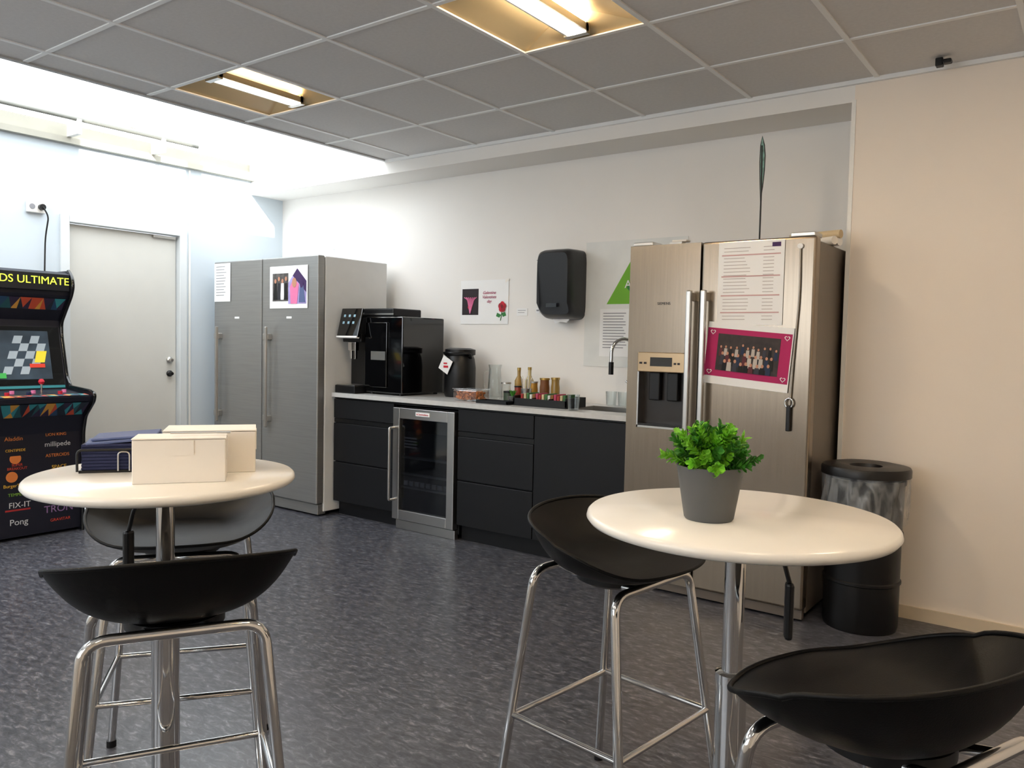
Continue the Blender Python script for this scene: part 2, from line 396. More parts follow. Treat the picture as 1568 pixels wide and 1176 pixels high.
# wine cooler
wc = empty('wine_cooler', (-3.5125, CY-.03, 0))
box('cabinet', (-.27, .07, .03), (.27, .545, .82), M_blk, wc, .004)
box('interior', (-.215, .061, .14), (.215, .069, .745), mat('cooler_dark', '#101216', .5), wc)
boxes('door_frame', [((-.268, .01, .07), (-.21, .06, .815)), ((.21, .01, .07), (.268, .06, .815)), ((-.21, .01, .745), (.21, .06, .815)), ((-.21, .01, .07), (.21, .06, .135))], M_satin, wc, .003)
boxes('shelves', [((-.21, .035, z), (.21, .058, z+.014)) for z in (.28, .37, .48)], M_satin, wc)
boxes('control_strip', [((-.205, .034, .66), (.205, .056, .735))], M_blkg, wc)
boxes('bottles_and_labels', [((-.19+.05*i, .04, .30), (-.155+.05*i, .055, .33)) for i in range(8)]+[((-.19, .04, .55+.02*j), (-.08, .05, .56+.02*j)) for j in range(4)], M_grey, wc)
box('glass', (-.21, .026, .135), (.21, .03, .745), clear('cooler_glass', (.5, .52, .55), .12), wc)
box('kick', (-.26, .04, 0), (.26, .075, .06), M_satin, wc, .003)
tube('handle', [(-.25, .01, .68), (-.25, -.04, .68), (-.25, -.04, .20), (-.25, .01, .20)], .009, M_satin, wc, rad=.012)
box('badge', (-.06, .006, .77), (.06, .0105, .795), M_paper, wc); text('badge_text', 'la Sommeliere', (0, .005, .782), (R(90), 0, 0), M_red, wc, width=.1)

# coffee machine
cm = empty('coffee_machine', (-4.0, 3.89, KZ))
box('bean_unit', (-.17, 0, .012), (.19, .42, .54), M_blkg, cm, .008)
box('bean_unit_door', (-.165, -.012, .05), (.05, 0, .5), M_blkg, cm, .004)
box('control_knob_panel', (-.10, -.016, .24), (.04, -.01, .30), M_satin, cm)
box('lid_box', (-.33, .05, .542), (.05, .33, .60), M_blk, cm, .008)
box('lid_edge', (-.33, .045, .555), (.05, .05, .565), M_satin, cm)
box('brewer_back', (-.385, .06, .0), (-.175, .42, .54), M_blk, cm, .008)
box('brewer_drip_tray', (-.385, -.09, 0), (-.18, .06, .055), M_blk, cm, .006)
box('drip_grille', (-.375, -.08, .055), (-.19, .055, .06), M_satin, cm)
box('brewer_head', (-.375, -.03, .36), (-.185, .06, .42), M_blk, cm, .006)
boxes('spouts', [((-.30, -.03, .24), (-.28, -.01, .36)), ((-.26, -.03, .24), (-.24, -.01, .36)), ((-.31, -.04, .30), (-.23, -.005, .36))], M_chrome, cm, .003)
tb = box('touch_display', (-.385, -.055, .39), (-.17, -.035, .60), M_dglass, cm, .006, rot=(R(-14), 0, 0))
ic = empty('display_icons'); ic.parent = cm; ic.location = (-.2775, -.045, .495); ic.rotation_euler = (R(-14), 0, 0)
boxes('icons', [((-.07+.05*i, -.0115, -.01+.05*j), (-.05+.05*i, -.0105, .008+.05*j)) for i in range(3) for j in range(2)], mat('icon_blue', '#7fa0ae', .5, emit=.3), ic)
box('display_lip', (-.105, -.014, -.11), (.105, .012, -.098), M_paper, ic)
for sx in (-.13, .15):
    for sy in (.03, .38): cyl('foot', .015, 0, .013, M_blk, cm, (sx, sy, 0))

# thermos / black canister
t = empty('airpot_dispenser', (-3.56, 4.2, KZ))
lathe('body', [(0, 0), (.10, 0), (.108, .02), (.108, .20), (.10, .26), (.09, .285), (.105, .29), (.105, .325), (.07, .335), (0, .335)], M_blk, t)
tube('handle', [(-.10, 0, .27), (-.12, -.04, .30), (0, -.12, .30), (.12, -.04, .30), (.10, 0, .27)], .008, M_blk, t, .05)
box('tag', (-.07, -.125, .17), (.02, -.123, .27), M_paper, t, rot=(0, R(28), 0))
boxes('tag_print', [((-.04, -.128, .20), (-.0, -.126, .215)), ((-.04, -.128, .225), (-.01, -.126, .235))], M_red, t)

# counter small items
b = empty('snack_container', (-3.25, 3.95, KZ))
box('tub', (-.10, -.065, .0), (.10, .065, .075), M_glass, b, .01)
bm = bmesh.new()
for i in range(190):
    r = bmesh.ops.create_icosphere(bm, subdivisions=1, radius=random.uniform(.007, .011))
    bmesh.ops.translate(bm, vec=(random.uniform(-.086, .086), random.uniform(-.052, .052), random.uniform(.012, .058)), verts=r['verts'])
meshobj('nuts', bm, mat('nuts_orange', '#c07038', .6, var=.4, vscale=60), b)
box('lid', (-.104, -.069, .075), (.104, .069, .081), M_glass, b, .003)
j = empty('glass_pitcher', (-3.27, 4.22, KZ))
lathe('body', [(0, 0), (.045, 0), (.05, .01), (.045, .12), (.04, .2), (.046, .23), (.043, .23), (.037, .2), (.042, .12), (.046, .012), (0, .006)], M_glass, j)
tube('handle', [(-.045, 0, .19), (-.09, 0, .18), (-.09, 0, .07), (-.045, 0, .05)], .006, M_glass, j, .03)
def bottle(name, x, y, r, h, m, capm, neck=.4):
    e = empty(name, (x, y, KZ)); lathe('body', [(0, 0), (r, 0), (r, h*.6), (r*neck, h*.75), (r*neck, h*.92), (0, h*.92)], m, e)
    cyl('cap', r*neck*1.15, h*.92, h, capm, e); return e
M_oil = mat('oil_amber', '#9a7a3c', .15, var=.1); M_spice = mat('spice_brown', '#7a4a22', .5, var=.2); M_gold = mat('cap_gold', '#b89a58', .3, .8)
bottle('syrup_bottle', -3.10, 4.26, .028, .215, M_oil, M_gold); bottle('syrup_bottle', -3.035, 4.29, .028, .22, mat('syrup_pale', '#c9b98a', .15), M_gold)
bottle('spice_jar', -2.90, 4.27, .032, .155, M_spice, M_gold, .9); bottle('spice_jar', -2.83, 4.29, .028, .16, M_oil, M_gold, .9); bottle('spice_jar', -2.97, 4.25, .026, .13, mat('spice_yellow', '#b98a30', .4), M_satin, .9)
bottle('sugar_jar', -3.13, 4.16, .03, .12, M_glass, M_satin, .95); bottle('spice_jar', -3.04, 4.17, .024, .10, mat('spice_red', '#8c3020', .4), M_blk, .9)
e = empty('utensil_cup', (-2.945, 4.13, KZ)); lathe('cup', [(0, 0), (.03, 0), (.036, .09), (.033, .09), (.027, .005), (0, .005)], M_satin, e)
for i in range(7):
    a = i*.9; tube('spoon', [(.01*math.cos(a), .01*math.sin(a), .01), (.035*math.cos(a), .035*math.sin(a), .15+.01*(i % 3))], .003, M_card if i % 2 else M_satin, e, rad=0)
e = empty('tea_tin', (-3.03, 4.06, KZ)); cyl('tin', .035, 0, .06, mat('tin_green', '#3c4a3a', .4), e); cyl('lid', .036, .06, .072, M_blk, e)
e = empty('small_succulent', (-2.955, 4.0, KZ)); lathe('pot', [(0, 0), (.028, 0), (.034, .045), (0, .045)], M_satin, e)
bm = bmesh.new()
for i in range(14):
    a = i*2.4; r = bmesh.ops.create_cone(bm, segments=5, radius1=.007, radius2=.001, depth=.05, cap_ends=True)
    bmesh.ops.rotate(bm, cent=(0, 0, 0), matrix=Matrix.Rotation(.5, 3, 'X'), verts=r['verts'])
    bmesh.ops.translate(bm, vec=(0, -.012, .06), verts=r['verts']); bmesh.ops.rotate(bm, cent=(0, 0, 0), matrix=Matrix.Rotation(a, 3, 'Z'), verts=r['verts'])
meshobj('leaves', bm, M_leaf2, e)
st = empty('serving_tray', (-3.0, 3.90, KZ)); boxes('tray', [((-.13, -.05, 0), (.11, .05, .006)), ((-.13, -.05, .006), (-.125, .05, .02)), ((.105, -.05, .006), (.11, .05, .02)), ((-.13, -.05, .006), (.11, -.045, .02)), ((-.13, .045, .006), (.11, .05, .02))], M_blk, st)
t = empty('tea_tray', (-2.68, 4.00, KZ))
boxes('tray', [((-.19, -.11, 0), (.19, .11, .008)), ((-.19, -.11, .008), (-.182, .11, .06)), ((.182, -.11, .008), (.19, .11, .06)), ((-.19, -.11, .008), (.19, -.102, .045)), ((-.19, .102, .008), (.19, .11, .06)), ((-.06, -.1, .008), (-.055, .1, .05)), ((.06, -.1, .008), (.065, .1, .05))], M_blk, t)
cols = ['#a03030', '#c8b890', '#3a6a3a', '#d8d8d0', '#8a5a2a', '#b04060']
for i in range(15): box('tea_sachet', (-.17+.022*i, -.06, .012), (-.155+.022*i, .05, .068+.004*(i % 3)), mat('sachet%d' % (i % 6), cols[i % 6], .7), t)
for i, (x, y) in enumerate(((-2.42, 3.86), (-2.36, 4.34), (-2.44, 4.33))):
    e = empty('drinking_glass', (x, y, KZ)); lathe('tumbler', [(0, 0), (.03, 0), (.036, .09), (.034, .09), (.028, .006), (0, .006)], M_glass, e)

# ------------------------------------------------------------------ wall items
p = empty('wall_poster', (-3.533, YR-.004, 1.542))
box('sheet', (-.215, 0, -.155), (.215, .002, .155), M_paper, p)
rect('photo', -.20, -.09, -.05, .095, -.001, mat('poster_dark', '#1d1118', .7), p)
for i in range(7): tube('rose_stem', [(-.125, -.002, -.08), (-.15+.010*i, -.002, .02), (-.18+.019*i, -.002, .035)], .0035, M_pinkl, p, .02)
heart('heart', -.125, -.04, .02, -.005, M_red, p)
text('greeting', 'Galentine\nValentines\nday', (.045, -.0015, .035), (R(90), 0, R(0)), M_pink, p, width=.12, shear=.4)
tube('stem', [(.165, -.001, -.03), (.16, -.001, -.08), (.15, -.001, -.13)], .003, M_greend, p, .03)
flat('leaf', [(.155, -.09), (.12, -.075), (.11, -.10), (.14, -.11)], -.001, M_greend, p); flat('leaf', [(.158, -.08), (.19, -.07), (.20, -.095), (.17, -.105)], -.001, M_greend, p)
for i in range(5):
    a = 2*math.pi*i/5+.3; disc('petal', .165+.016*math.cos(a), -.035+.018*math.sin(a), .019, .021, -.004-.0003*i, M_red if i % 2 else mat('ink_red2', '#a01424', .7), p)
disc('rose_inner', .165, -.032, .011, .013, -.006, M_redd, p)
flat('tape', [(.19, .13), (.22, .15), (.215, .17), (.185, .15)], -.002, M_card, p)
dsp = empty('paper_towel_dispenser', (-2.83, YR, 1.64))
bm = bmesh.new()
W, H2, dep = .135, .225, .20
rings = []
for (sy, wz, ww) in ((0, H2, W), (-.05, H2, W), (-.15, H2*.98, W*.98), (-.185, H2*.93, W*.93), (-.20, H2*.86, W*.86)):
    ring = []
    n = 32
    for i in range(n):
        a = 2*math.pi*i/n; ca, sa = math.cos(a), math.sin(a); ex = .28
        x = ww*math.copysign(abs(ca)**ex, ca); z = wz*math.copysign(abs(sa)**ex, sa)
        y = sy
        if z < -.12: y = sy*(1-.35*((-z-.12)/.105))
        ring.append(bm.verts.new((x, y, z)))
    rings.append(ring)
for a, b2 in zip(rings, rings[1:]):
    for i in range(32): bm.faces.new((a[i], a[(i+1) % 32], b2[(i+1) % 32], b2[i]))
bm.faces.new(rings[-1]); bm.faces.new(list(reversed(rings[0])))
bmesh.ops.recalc_face_normals(bm, faces=bm.faces)
o = meshobj('cover', bm, mat('dispenser_black', '#1e1f23', .3, var=.03), dsp, smooth=True)
try: o.data.set_sharp_from_angle(angle=R(35))
except Exception: pass
box('top_seam', (-.125, -.192, .15), (.125, -.19, .153), M_blk, dsp)
box('window', (-.04, -.203, -.15), (.04, -.199, -.125), M_blkg, dsp)
flat('towel', [(-.06, -.222), (.07, -.222), (.05, -.245), (.0, -.238), (-.04, -.25)], -.09, M_paper, dsp)
lb_ = empty('wall_label', (-3.2, YR-.003, 1.47)); box('label', (-.045, 0, -.025), (.045, .002, .025), M_paper, lb_); boxes('print', [((-.035, -.001, .01), (.03, 0, .013)), ((-.035, -.001, -.005), (.02, 0, -.002))], M_grey, lb_)
lb_ = empty('wall_label', (-3.07, YR-.003, 1.48)); box('label', (-.015, 0, -.018), (.015, .002, .018), M_paper, lb_); boxes('print', [((-.01, -.001, -.005), (.01, 0, .005))], M_grey, lb_)
gp = empty('sorting_guide_poster', (-2.35, YR-.004, 1.515))
box('sheet', (-.35, 0, -.395), (.35, .002, .395), mat('poster_offwhite', '#dfe0dc', .5), gp)
flat('triangle', [(-.19, .0), (.23, .0), (.02, .34)], -.001, M_green, gp)
flat('triangle_shade', [(-.05, .10), (.05, .0), (.10, .10), (.0, .2)], -.002, M_greend, gp)
text('triangle_text', 'A', (-.04, -.003, .12), (R(90), 0, 0), M_paper, gp, size=.07)
rect('page', -.235, -.33, .0, -.03, -.002, M_paper, gp)
boxes('page_text', [((-.21, -.004, -.06-.018*i), (-.04-.03*random.random(), -.003, -.055-.018*i)) for i in range(13)], M_grey, gp)
so = empty('wall_socket', (XL+.0, 2.43, 2.10)); box('plate', (0, -.075, -.04), (.03, .04, .04), M_trim, so, .006)
for yy in (-.045, .01):
    o = cyl('plug_hole', .018, 0, .003, M_grey, so, (.030, yy, 0)); o.rotation_euler = (0, R(90), 0)
o = cyl('plug', .02, 0, .03, M_blk, so, (.03, .01, 0)); o.rotation_euler = (0, R(90), 0)
tube('cord', [(.06, .01, 0), (.07, .04, -.06), (.04, .03, -.2), (.04, .02, -.6)], .005, M_blk, so, .06)

# ------------------------------------------------------------------ side-by-side fridge
s = empty('side_by_side_fridge', (-1.515, 3.675, 0))
L0, L1 = -.465, .465
box('body', (L0+.005, .075, .03), (L1-.005, .66, 1.75), M_steelSs, s, .006)
SP = -.078
ax0, ax1, az0, az1 = -.404, -.14, .84, 1.225
boxes('freezer_door', [((L0, 0, .06), (ax0, .07, 1.765)), ((ax1, 0, .06), (SP-.003, .07, 1.765)), ((ax0, 0, .06), (ax1, .07, az0)), ((ax0, 0, az1), (ax1, .07, 1.765))], M_steelS, s)
box('fridge_door', (SP+.003, 0, .06), (L1, .07, 1.765), M_steelS, s, .012, seg=3)
box('gasket', (L0+.01, .068, .07), (L1-.01, .078, 1.75), M_blk, s)
box('dispenser_recess', (ax0, .055, az0), (ax1, .06, az1), mat('recess_dark', '#241f1c', .3), s)
boxes('dispenser_trim', [((ax0, -.004, az0), (ax0+.008, .055, az1)), ((ax1-.008, -.004, az0), (ax1, .055, az1)), ((ax0, -.004, az0), (ax1, .055, az0+.012))], M_satin, s)
box('dispenser_panel', (ax0+.002, -.012, 1.125), (ax1-.002, .055, az1), mat('panel_bronze', '#b8a080', .3, .8), s, .004)
box('dispenser_display', (-.33, -.014, 1.155), (-.21, -.011, 1.20), M_dglass, s)
boxes('dispenser_buttons', [((-.39+.025*i, -.014, 1.165), (-.375+.025*i, -.011, 1.175)) for i in range(2)]+[((-.20+.02*i, -.014, 1.165), (-.188+.02*i, -.011, 1.175)) for i in range(2)], M_ink, s)
boxes('dispenser_paddles', [((-.35, .02, .98), (-.29, .05, 1.125)), ((-.25, .02, .98), (-.19, .05, 1.125))], M_blk, s, .006)
boxes('dispenser_tray', [((ax0+.01, -.006, .85), (ax1-.01, .05, .862))], M_blkg, s)
for hx in (-.112, -.038):
    boxes('handle_bar', [((hx-.014, -.062, .60), (hx+.014, -.04, 1.53))], M_satin, s, .006)
    boxes('handle_mount', [((hx-.012, -.045, 1.48), (hx+.012, .002, 1.52)), ((hx-.012, -.045, .61), (hx+.012, .002, .65))], M_satin, s, .004)
text('maker_mark', 'SIEMENS', (-.27, -.001, 1.47), (R(90), 0, 0), M_ink, s, width=.07)
box('hinge_cover', (L1-.12, .01, 1.765), (L1-.01, .12, 1.785), M_satin, s, .004)
box('hinge_cover', (L0+.01, .01, 1.765), (L0+.12, .12, 1.785), M_satin, s, .004)
boxes('plinth', [((L0+.01, .03, .012), (L1-.01, .06, .055))], M_steelSs, s)
for sx in (L0+.05, L1-.05):
    for sy in (.08, .6): cyl('foot', .02, 0, .03, M_blk, s, (sx, sy, 0))
mb = empty('magnetic_holder', (-1.054, 4.22, 1.48)); box('bar', (0, -.03, -.29), (.016, .03, .29), M_blk, mb, .004)
boxes('hooks', [((.014, -.012, z), (.028, .012, z+.02)) for z in (-.15, 0, .12)], M_blk, mb)
n = empty('price_list', (-1.346, 3.67, 1.56)); box('sheet', (-.157, 0, -.195), (.157, .001, .195), M_paper, n)
ls = []
for i in range(22):
    z = .165-.016*i; ls.append(((-.13, -.001, z), (-.13+.1+.03*random.random(), 0, z+.003))); ls.append(((.06, -.001, z), (.11, 0, z+.003)))
boxes('rows', ls, mat('ink_soft', '#b8b0ae', .8), n)
boxes('row_rules', [((-.14, -.0012, z), (.14, 0, z+.006)) for z in (.13, .03, -.06, -.14)], mat('ink_rose', '#c9a4a4', .8), n)
rect('logo', .10, .165, .14, .185, -.0015, M_purpled, n)
n = empty('group_photo_poster', (-1.345, 3.666, 1.218)); n.rotation_euler = (0, R(4.5), 0)
box('sheet', (-.205, 0, -.148), (.205, .0015, .148), M_paper, n)
rect('pink_field', -.205, -.11, .200, .120, -.001, M_pink, n)
rect('photo', -.15, -.08, .15, .095, -.002, mat('photo_dark', '#2b211f', .6, var=.5, vscale=25), n)
pc = [mat('cloth%d' % i, c, .8) for i, c in enumerate(['#14141a', '#5a2a30', '#22304a', '#b8b0a8', '#1a1a1a', '#3a3a44'])]
for row, (zz, sc) in enumerate(((.04, .8), (.005, 1.0), (-.035, 1.1))):
    for i in range(11-row):
        x = -.132+.0265*i+.012*row+random.uniform(-.003, .003); z = zz+random.uniform(-.008, .008)
        zb = max(z-.055*sc, -.079)
        flat('person_body', [(x-.011*sc, zb), (x+.011*sc, zb), (x+.009*sc, z-.008), (x-.009*sc, z-.008)], -.003-.001*row, random.choice(pc), n)
        disc('person_head', x, z, .006*sc, .008*sc, -.0035-.001*row, M_skin, n, 10)
for cx, cz in ((-.178, .10), (-.178, -.09), (.178, .10), (.178, -.09)): heart('heart', cx, cz, .013, -.003, M_paper, n); heart('heart_inner', cx, cz, .009, -.0035, M_pink, n)
o = empty('bottle_opener_on_strap', (-1.118, 3.672, 1.3))
tube('strap', [(0, -.006, .42), (.005, -.008, .2), (-.012, -.008, -.1), (-.02, -.008, -.3)], .004, mat('strap_grey', '#a8a29a', .4, .5), o, .1)
boxes('opener_handle', [((-.034, -.018, -.42), (-.012, -.004, -.30))], M_blk, o, .005)
tube('opener_ring', [(-.023+.018*math.cos(a), -.012, -.29+.022*math.sin(a)) for a in [2*math.pi*i/16 for i in range(16)]], .004, M_chrome, o, closed=True)
cyl('magnet', .012, 0, .01, M_paper, o, (0, -.0, .42)).rotation_euler = (R(90), 0, 0)
fe = empty('feather_flag', (-1.39, 3.9, 1.75)); cyl('base', .03, .0, .01, M_blk, fe); tube('pole', [(0, 0, .01), (0, 0, .30), (-.004, 0, .5)], .004, M_blk, fe, 0)
prof = [(-.003, .22), (.006, .30), (.012, .38), (.013, .45), (.008, .50), (-.004, .545), (-.011, .50), (-.012, .42), (-.008, .33)]
o = prism('sail', prof, -.001, .001, mat('flag_green', '#6f968e', .6, var=.5, vscale=30), fe)
tube('sail_edge', [(x, 0, z) for x, z in prof], .0025, M_blk, fe, closed=True)
e = empty('rolled_papers', (-1.15, 3.98, 1.75))
for i, (dy, dz, c) in enumerate(((0, .02, M_card), (.045, .02, M_paper), (.02, .055, mat('paper_tan', '#cdb894', .8)))):
    o = cyl('roll', .02, -.13, .13, c, e, (.0, dy, dz)); o.rotation_euler = (R(90), 0, R(60+8*i))
e = empty('small_box', (-1.80, 3.85, 1.75)); box('carton', (-.035, -.03, 0), (.035, .03, .045), M_paper, e, .003); box('carton_top', (-.02, -.03, .045), (.06, .02, .055), M_card, e, .003)

e = empty('motion_sensor', (-.625, 3.97, ZC-.006)); boxes('mount', [((-.03, -.02, -.035), (.0, .02, 0))], M_blk, e, .004); boxes('eye', [((-.0, -.03, -.03), (.035, .01, -.012))], M_blk, e, .006)

# ------------------------------------------------------------------ bin
b = empty('waste_bin', (-.845, 3.86, 0))
lathe('body', [(0, 0), (.155, 0), (.16, .02), (.16, .21), (.166, .215), (.166, .225), (.16, .23), (.16, .43), (.166, .435), (.166, .445), (.16, .45), (.165, .66), (.17, .66), (.17, .68), (.15, .68), (.15, .3), (0, .3)], M_blk, b)
lathe('lid_ring', [(.06, .70), (.07, .735), (.13, .745), (.185, .735), (.19, .725), (.19, .695), (.17, .695), (.17, .70), (.06, .70)], M_blk, b, seg=48)
lathe('lid_dark', [(0, .72), (.068, .72)], M_blkg, b)
bm = bmesh.new(); seg = 96; rows = 12; vr = []
rb = random.Random(2)
for jz in range(rows):
    t = jz/(rows-1); z = .695-.20*t
    rr_ = [.182+.008*math.sin(5*a+3*t)*t+.005*math.sin(17*a+6*t+2*math.sin(3*a))+rb.uniform(-.001, .001) for a in [2*math.pi*i/seg for i in range(seg)]]
    vr.append([bm.verts.new((rr_[i]*math.cos(2*math.pi*i/seg), rr_[i]*math.sin(2*math.pi*i/seg), z+.022*math.sin(4*2*math.pi*i/seg+1)*t)) for i in range(seg)])
for a, c in zip(vr, vr[1:]):
    for i in range(seg): bm.faces.new((a[i], a[(i+1) % seg], c[(i+1) % seg], c[i]))
meshobj('bin_bag', bm, M_bag, b, smooth=True)

# ------------------------------------------------------------------ tables
def table(x, y, lever_rot, tr, TZ):
    e = empty('bar_table', (x, y, 0))
    lathe('top', [(0, TZ-.026), (tr-.02, TZ-.026), (tr-.006, TZ-.021), (tr, TZ-.013), (tr-.002, TZ-.005), (tr-.007, TZ), (0, TZ)], M_table, e, seg=96, angle=60)
    lathe('mount_plate', [(0, TZ-.044), (.09, TZ-.044), (.10, TZ-.037), (.10, TZ-.026), (0, TZ-.026)], M_blk, e)
    cyl('upper_column', .021, .45, TZ-.04, M_chrome, e)
    lathe('lower_column', [(.0, .03), (.032, .03), (.032, .56), (.034, .56), (.034, .58), (.022, .585), (.0, .585)], M_chrome, e)
    lathe('base_plate', [(0, 0), (.19, 0), (.19, .008), (.17, .014), (.06, .03), (.04, .06), (0, .06)], M_chrome, e, seg=64)
    l = empty('height_lever'); l.parent = e; l.rotation_euler = (0, 0, lever_rot)
    tube('lever_rod', [(.03, 0, .86), (.09, 0, .84), (.11, 0, .77)], .005, M_blk, l, .02)
    boxes('lever_grip', [((.100, -.014, .66), (.117, .014, .78))], M_blk, l, .007)
    return e
TL = (-1.79, 1.03); TR = (-.592, 1.59)
TZL, TZR = .926, .912
table(*TL, R(-160), .300, TZL); table(*TR, R(25), .31, TZR)

# ------------------------------------------------------------------ stools
def stool(x, y, fx, fy):
    rz = math.atan2(fy, fx)-math.pi/2
    e = empty('bar_stool', (x, y, 0), rz)
    bm = bmesh.new(); NR, NT = 18, 72
    def outline(ph):
        sn, cs = math.sin(ph), math.cos(ph); n = 2.25
        k = (abs(sn)**n+abs(cs)**n)**(-1/n)
        return .246*sn*k, -(.195 if cs > 0 else .208)*cs*k
    def rim(ph):
        a = abs(ph); t = min(1, max(0, (a-R(80))/R(70))); f = 1-(t*t*(3-2*t))
        return .708+f*(.068+.052*max(0, math.cos(ph))**.8)
    def P(rho, ph, top):
        X, Y = outline(ph); rm = rim(ph)
        if top:
            u = max(0, (rho-.45)/.55); z = .722-.006*(1-rho**2)+(rm-.722)*u**1.7
        else:
            z = .668+(rm-.668)*(.15*rho**2+.85*rho**4.5)
        return Vector((X*rho, Y*rho, z))
    rimv = [bm.verts.new(P(1, -math.pi+2*math.pi*kk/NT, True)) for kk in range(NT)]
    for top in (True, False):
        c = bm.verts.new(P(0, 0, top)); prev = None
        for i in range(1, NR+1):
            rr = (i/NR)**.7
            ring = rimv if i == NR else [bm.verts.new(P(rr, -math.pi+2*math.pi*kk/NT, top)) for kk in range(NT)]
            for kk in range(NT):
                if prev is None: bm.faces.new((c, ring[kk], ring[(kk+1) % NT]))
                else: bm.faces.new((prev[kk], ring[kk], ring[(kk+1) % NT], prev[(kk+1) % NT]))
            prev = ring
    bmesh.ops.recalc_face_normals(bm, faces=bm.faces)
    o = meshobj('seat_shell', bm, M_seat, e, smooth=True)
    try: o.data.set_sharp_from_angle(angle=R(60))
    except Exception: pass
    tube('seat_rim', [P(1, -math.pi+2*math.pi*kk/NT, True) for kk in range(NT)], .0045, M_seat, e, closed=True)
    lathe('seat_mount', [(0, .640), (.08, .640), (.10, .65), (.10, .672), (0, .672)], M_blk, e)
    for sy, zt, ty in ((-1, .672, .135), (1, .658, .12)):
        tp = [(-.225, .205*sy, .004), (-.165, ty*sy, zt), (.165, ty*sy, zt), (.225, .205*sy, .004)]
        tube('leg_frame', tp, .0115, M_chrome, e, .045)
    for sx in (-1, 1):
        tube('frame_rail', [(sx*.07, -.135, .672), (sx*.06, -.06, .655), (sx*.06, .06, .652), (sx*.07, .12, .658)], .009, M_chrome, e, .02)
        for sy in (-1, 1): cyl('foot_cap', .014, 0, .02, M_blk, e, (sx*.2245, sy*.2045, 0))
    zf = .29; q = zf/.665; lxx = .225-.06*q; lyy = .205-.08*q
    tube('footrest_side', [(-lxx, -lyy, zf), (-lxx, lyy, zf)], .008, M_chrome, e, 0)
    tube('footrest_side', [(lxx, -lyy, zf), (lxx, lyy, zf)], .008, M_chrome, e, 0)
    tube('footrest_front', [(-lxx, lyy, zf), (lxx, lyy, zf)], .008, M_chrome, e, 0)
    tube('footrest_back', [(-lxx, -lyy, zf-.0), (lxx, -lyy, zf-.0)], .008, M_chrome, e, 0)
    return e
stool(-1.56, .92, -.87, .49)
stool(-2.08, 1.25, .80, -.60)
stool(-1.0, 1.82, .97, -.12)
stool(-.245, 1.325, -.93, .37)

# ------------------------------------------------------------------ things on tables
ang = math.atan2(.812, .585)
TZ = TZL
def cbox(x, y, W, Dp, H):
    e = empty('pastry_box', (x, y, TZ), ang)
    box('carton', (-W/2, -Dp/2, 0), (W/2, Dp/2, H), M_card, e, .002)
    o = box('lid_flap', (-W/2-.001, -Dp/2-.002, H), (W/2+.001, Dp/2+.001, H+.003), M_card, e, .001, rot=(R(-1.0), 0, R(.5)))
    boxes('tab', [((-.03, -Dp/2-.002, H-.035), (.03, -Dp/2, H-.002)), ((W/2, -.03, H-.05), (W/2+.002, .03, H-.003))], M_card, e)
    return e
cbox(-1.695, 1.015, .195, .11, .098)
cbox(-1.785, 1.150, .21, .15, .100)
cu = empty('plastic_fork', (-1.675, 1.045, TZ+.1055), ang); boxes('handle', [((-.06, -.005, 0), (.04, .003, .003))], M_satin, cu); boxes('tines', [((.04, -.008+.006*i, 0), (.07, -.005+.006*i, .003)) for i in range(3)], M_satin, cu)
nh = empty('napkin_holder', (-1.93, .985, TZ), ang)
for sy in (-.05, .05):
    tube('wire_frame', [(-.078, sy, .004), (-.078, sy, .055), (.078, sy, .055), (.078, sy, .004)], .003, M_blk, nh, .012)
    tube('wire_mid', [(.01, sy, .004), (.01, sy, .05), (.035, sy, .05), (.035, sy, .004)], .002, M_satin, nh, .01)
boxes('base_wires', [((-.075, -.05, 0), (-.07, .05, .006)), ((.07, -.05, 0), (.075, .05, .006)), ((-.075, -.05, 0), (.075, -.045, .006)), ((-.075, .045, 0), (.075, .05, .006))], M_blk, nh)
for i in range(8): box('napkin', (-.070, -.046, .006+.0078*i), (.070, .046, .0135+.0078*i), M_blue, nh, .002, rot=(0, 0, R(random.uniform(-1.5, 1.5))))
box('napkin_top', (-.065, -.04, .072), (.10, .045, .079), M_bluel, nh, .002, rot=(R(2), R(-5), R(4)))
box('napkin_top', (-.05, -.035, .081), (.095, .045, .087), M_bluel, nh, .002, rot=(R(4), R(-4), R(-3)))

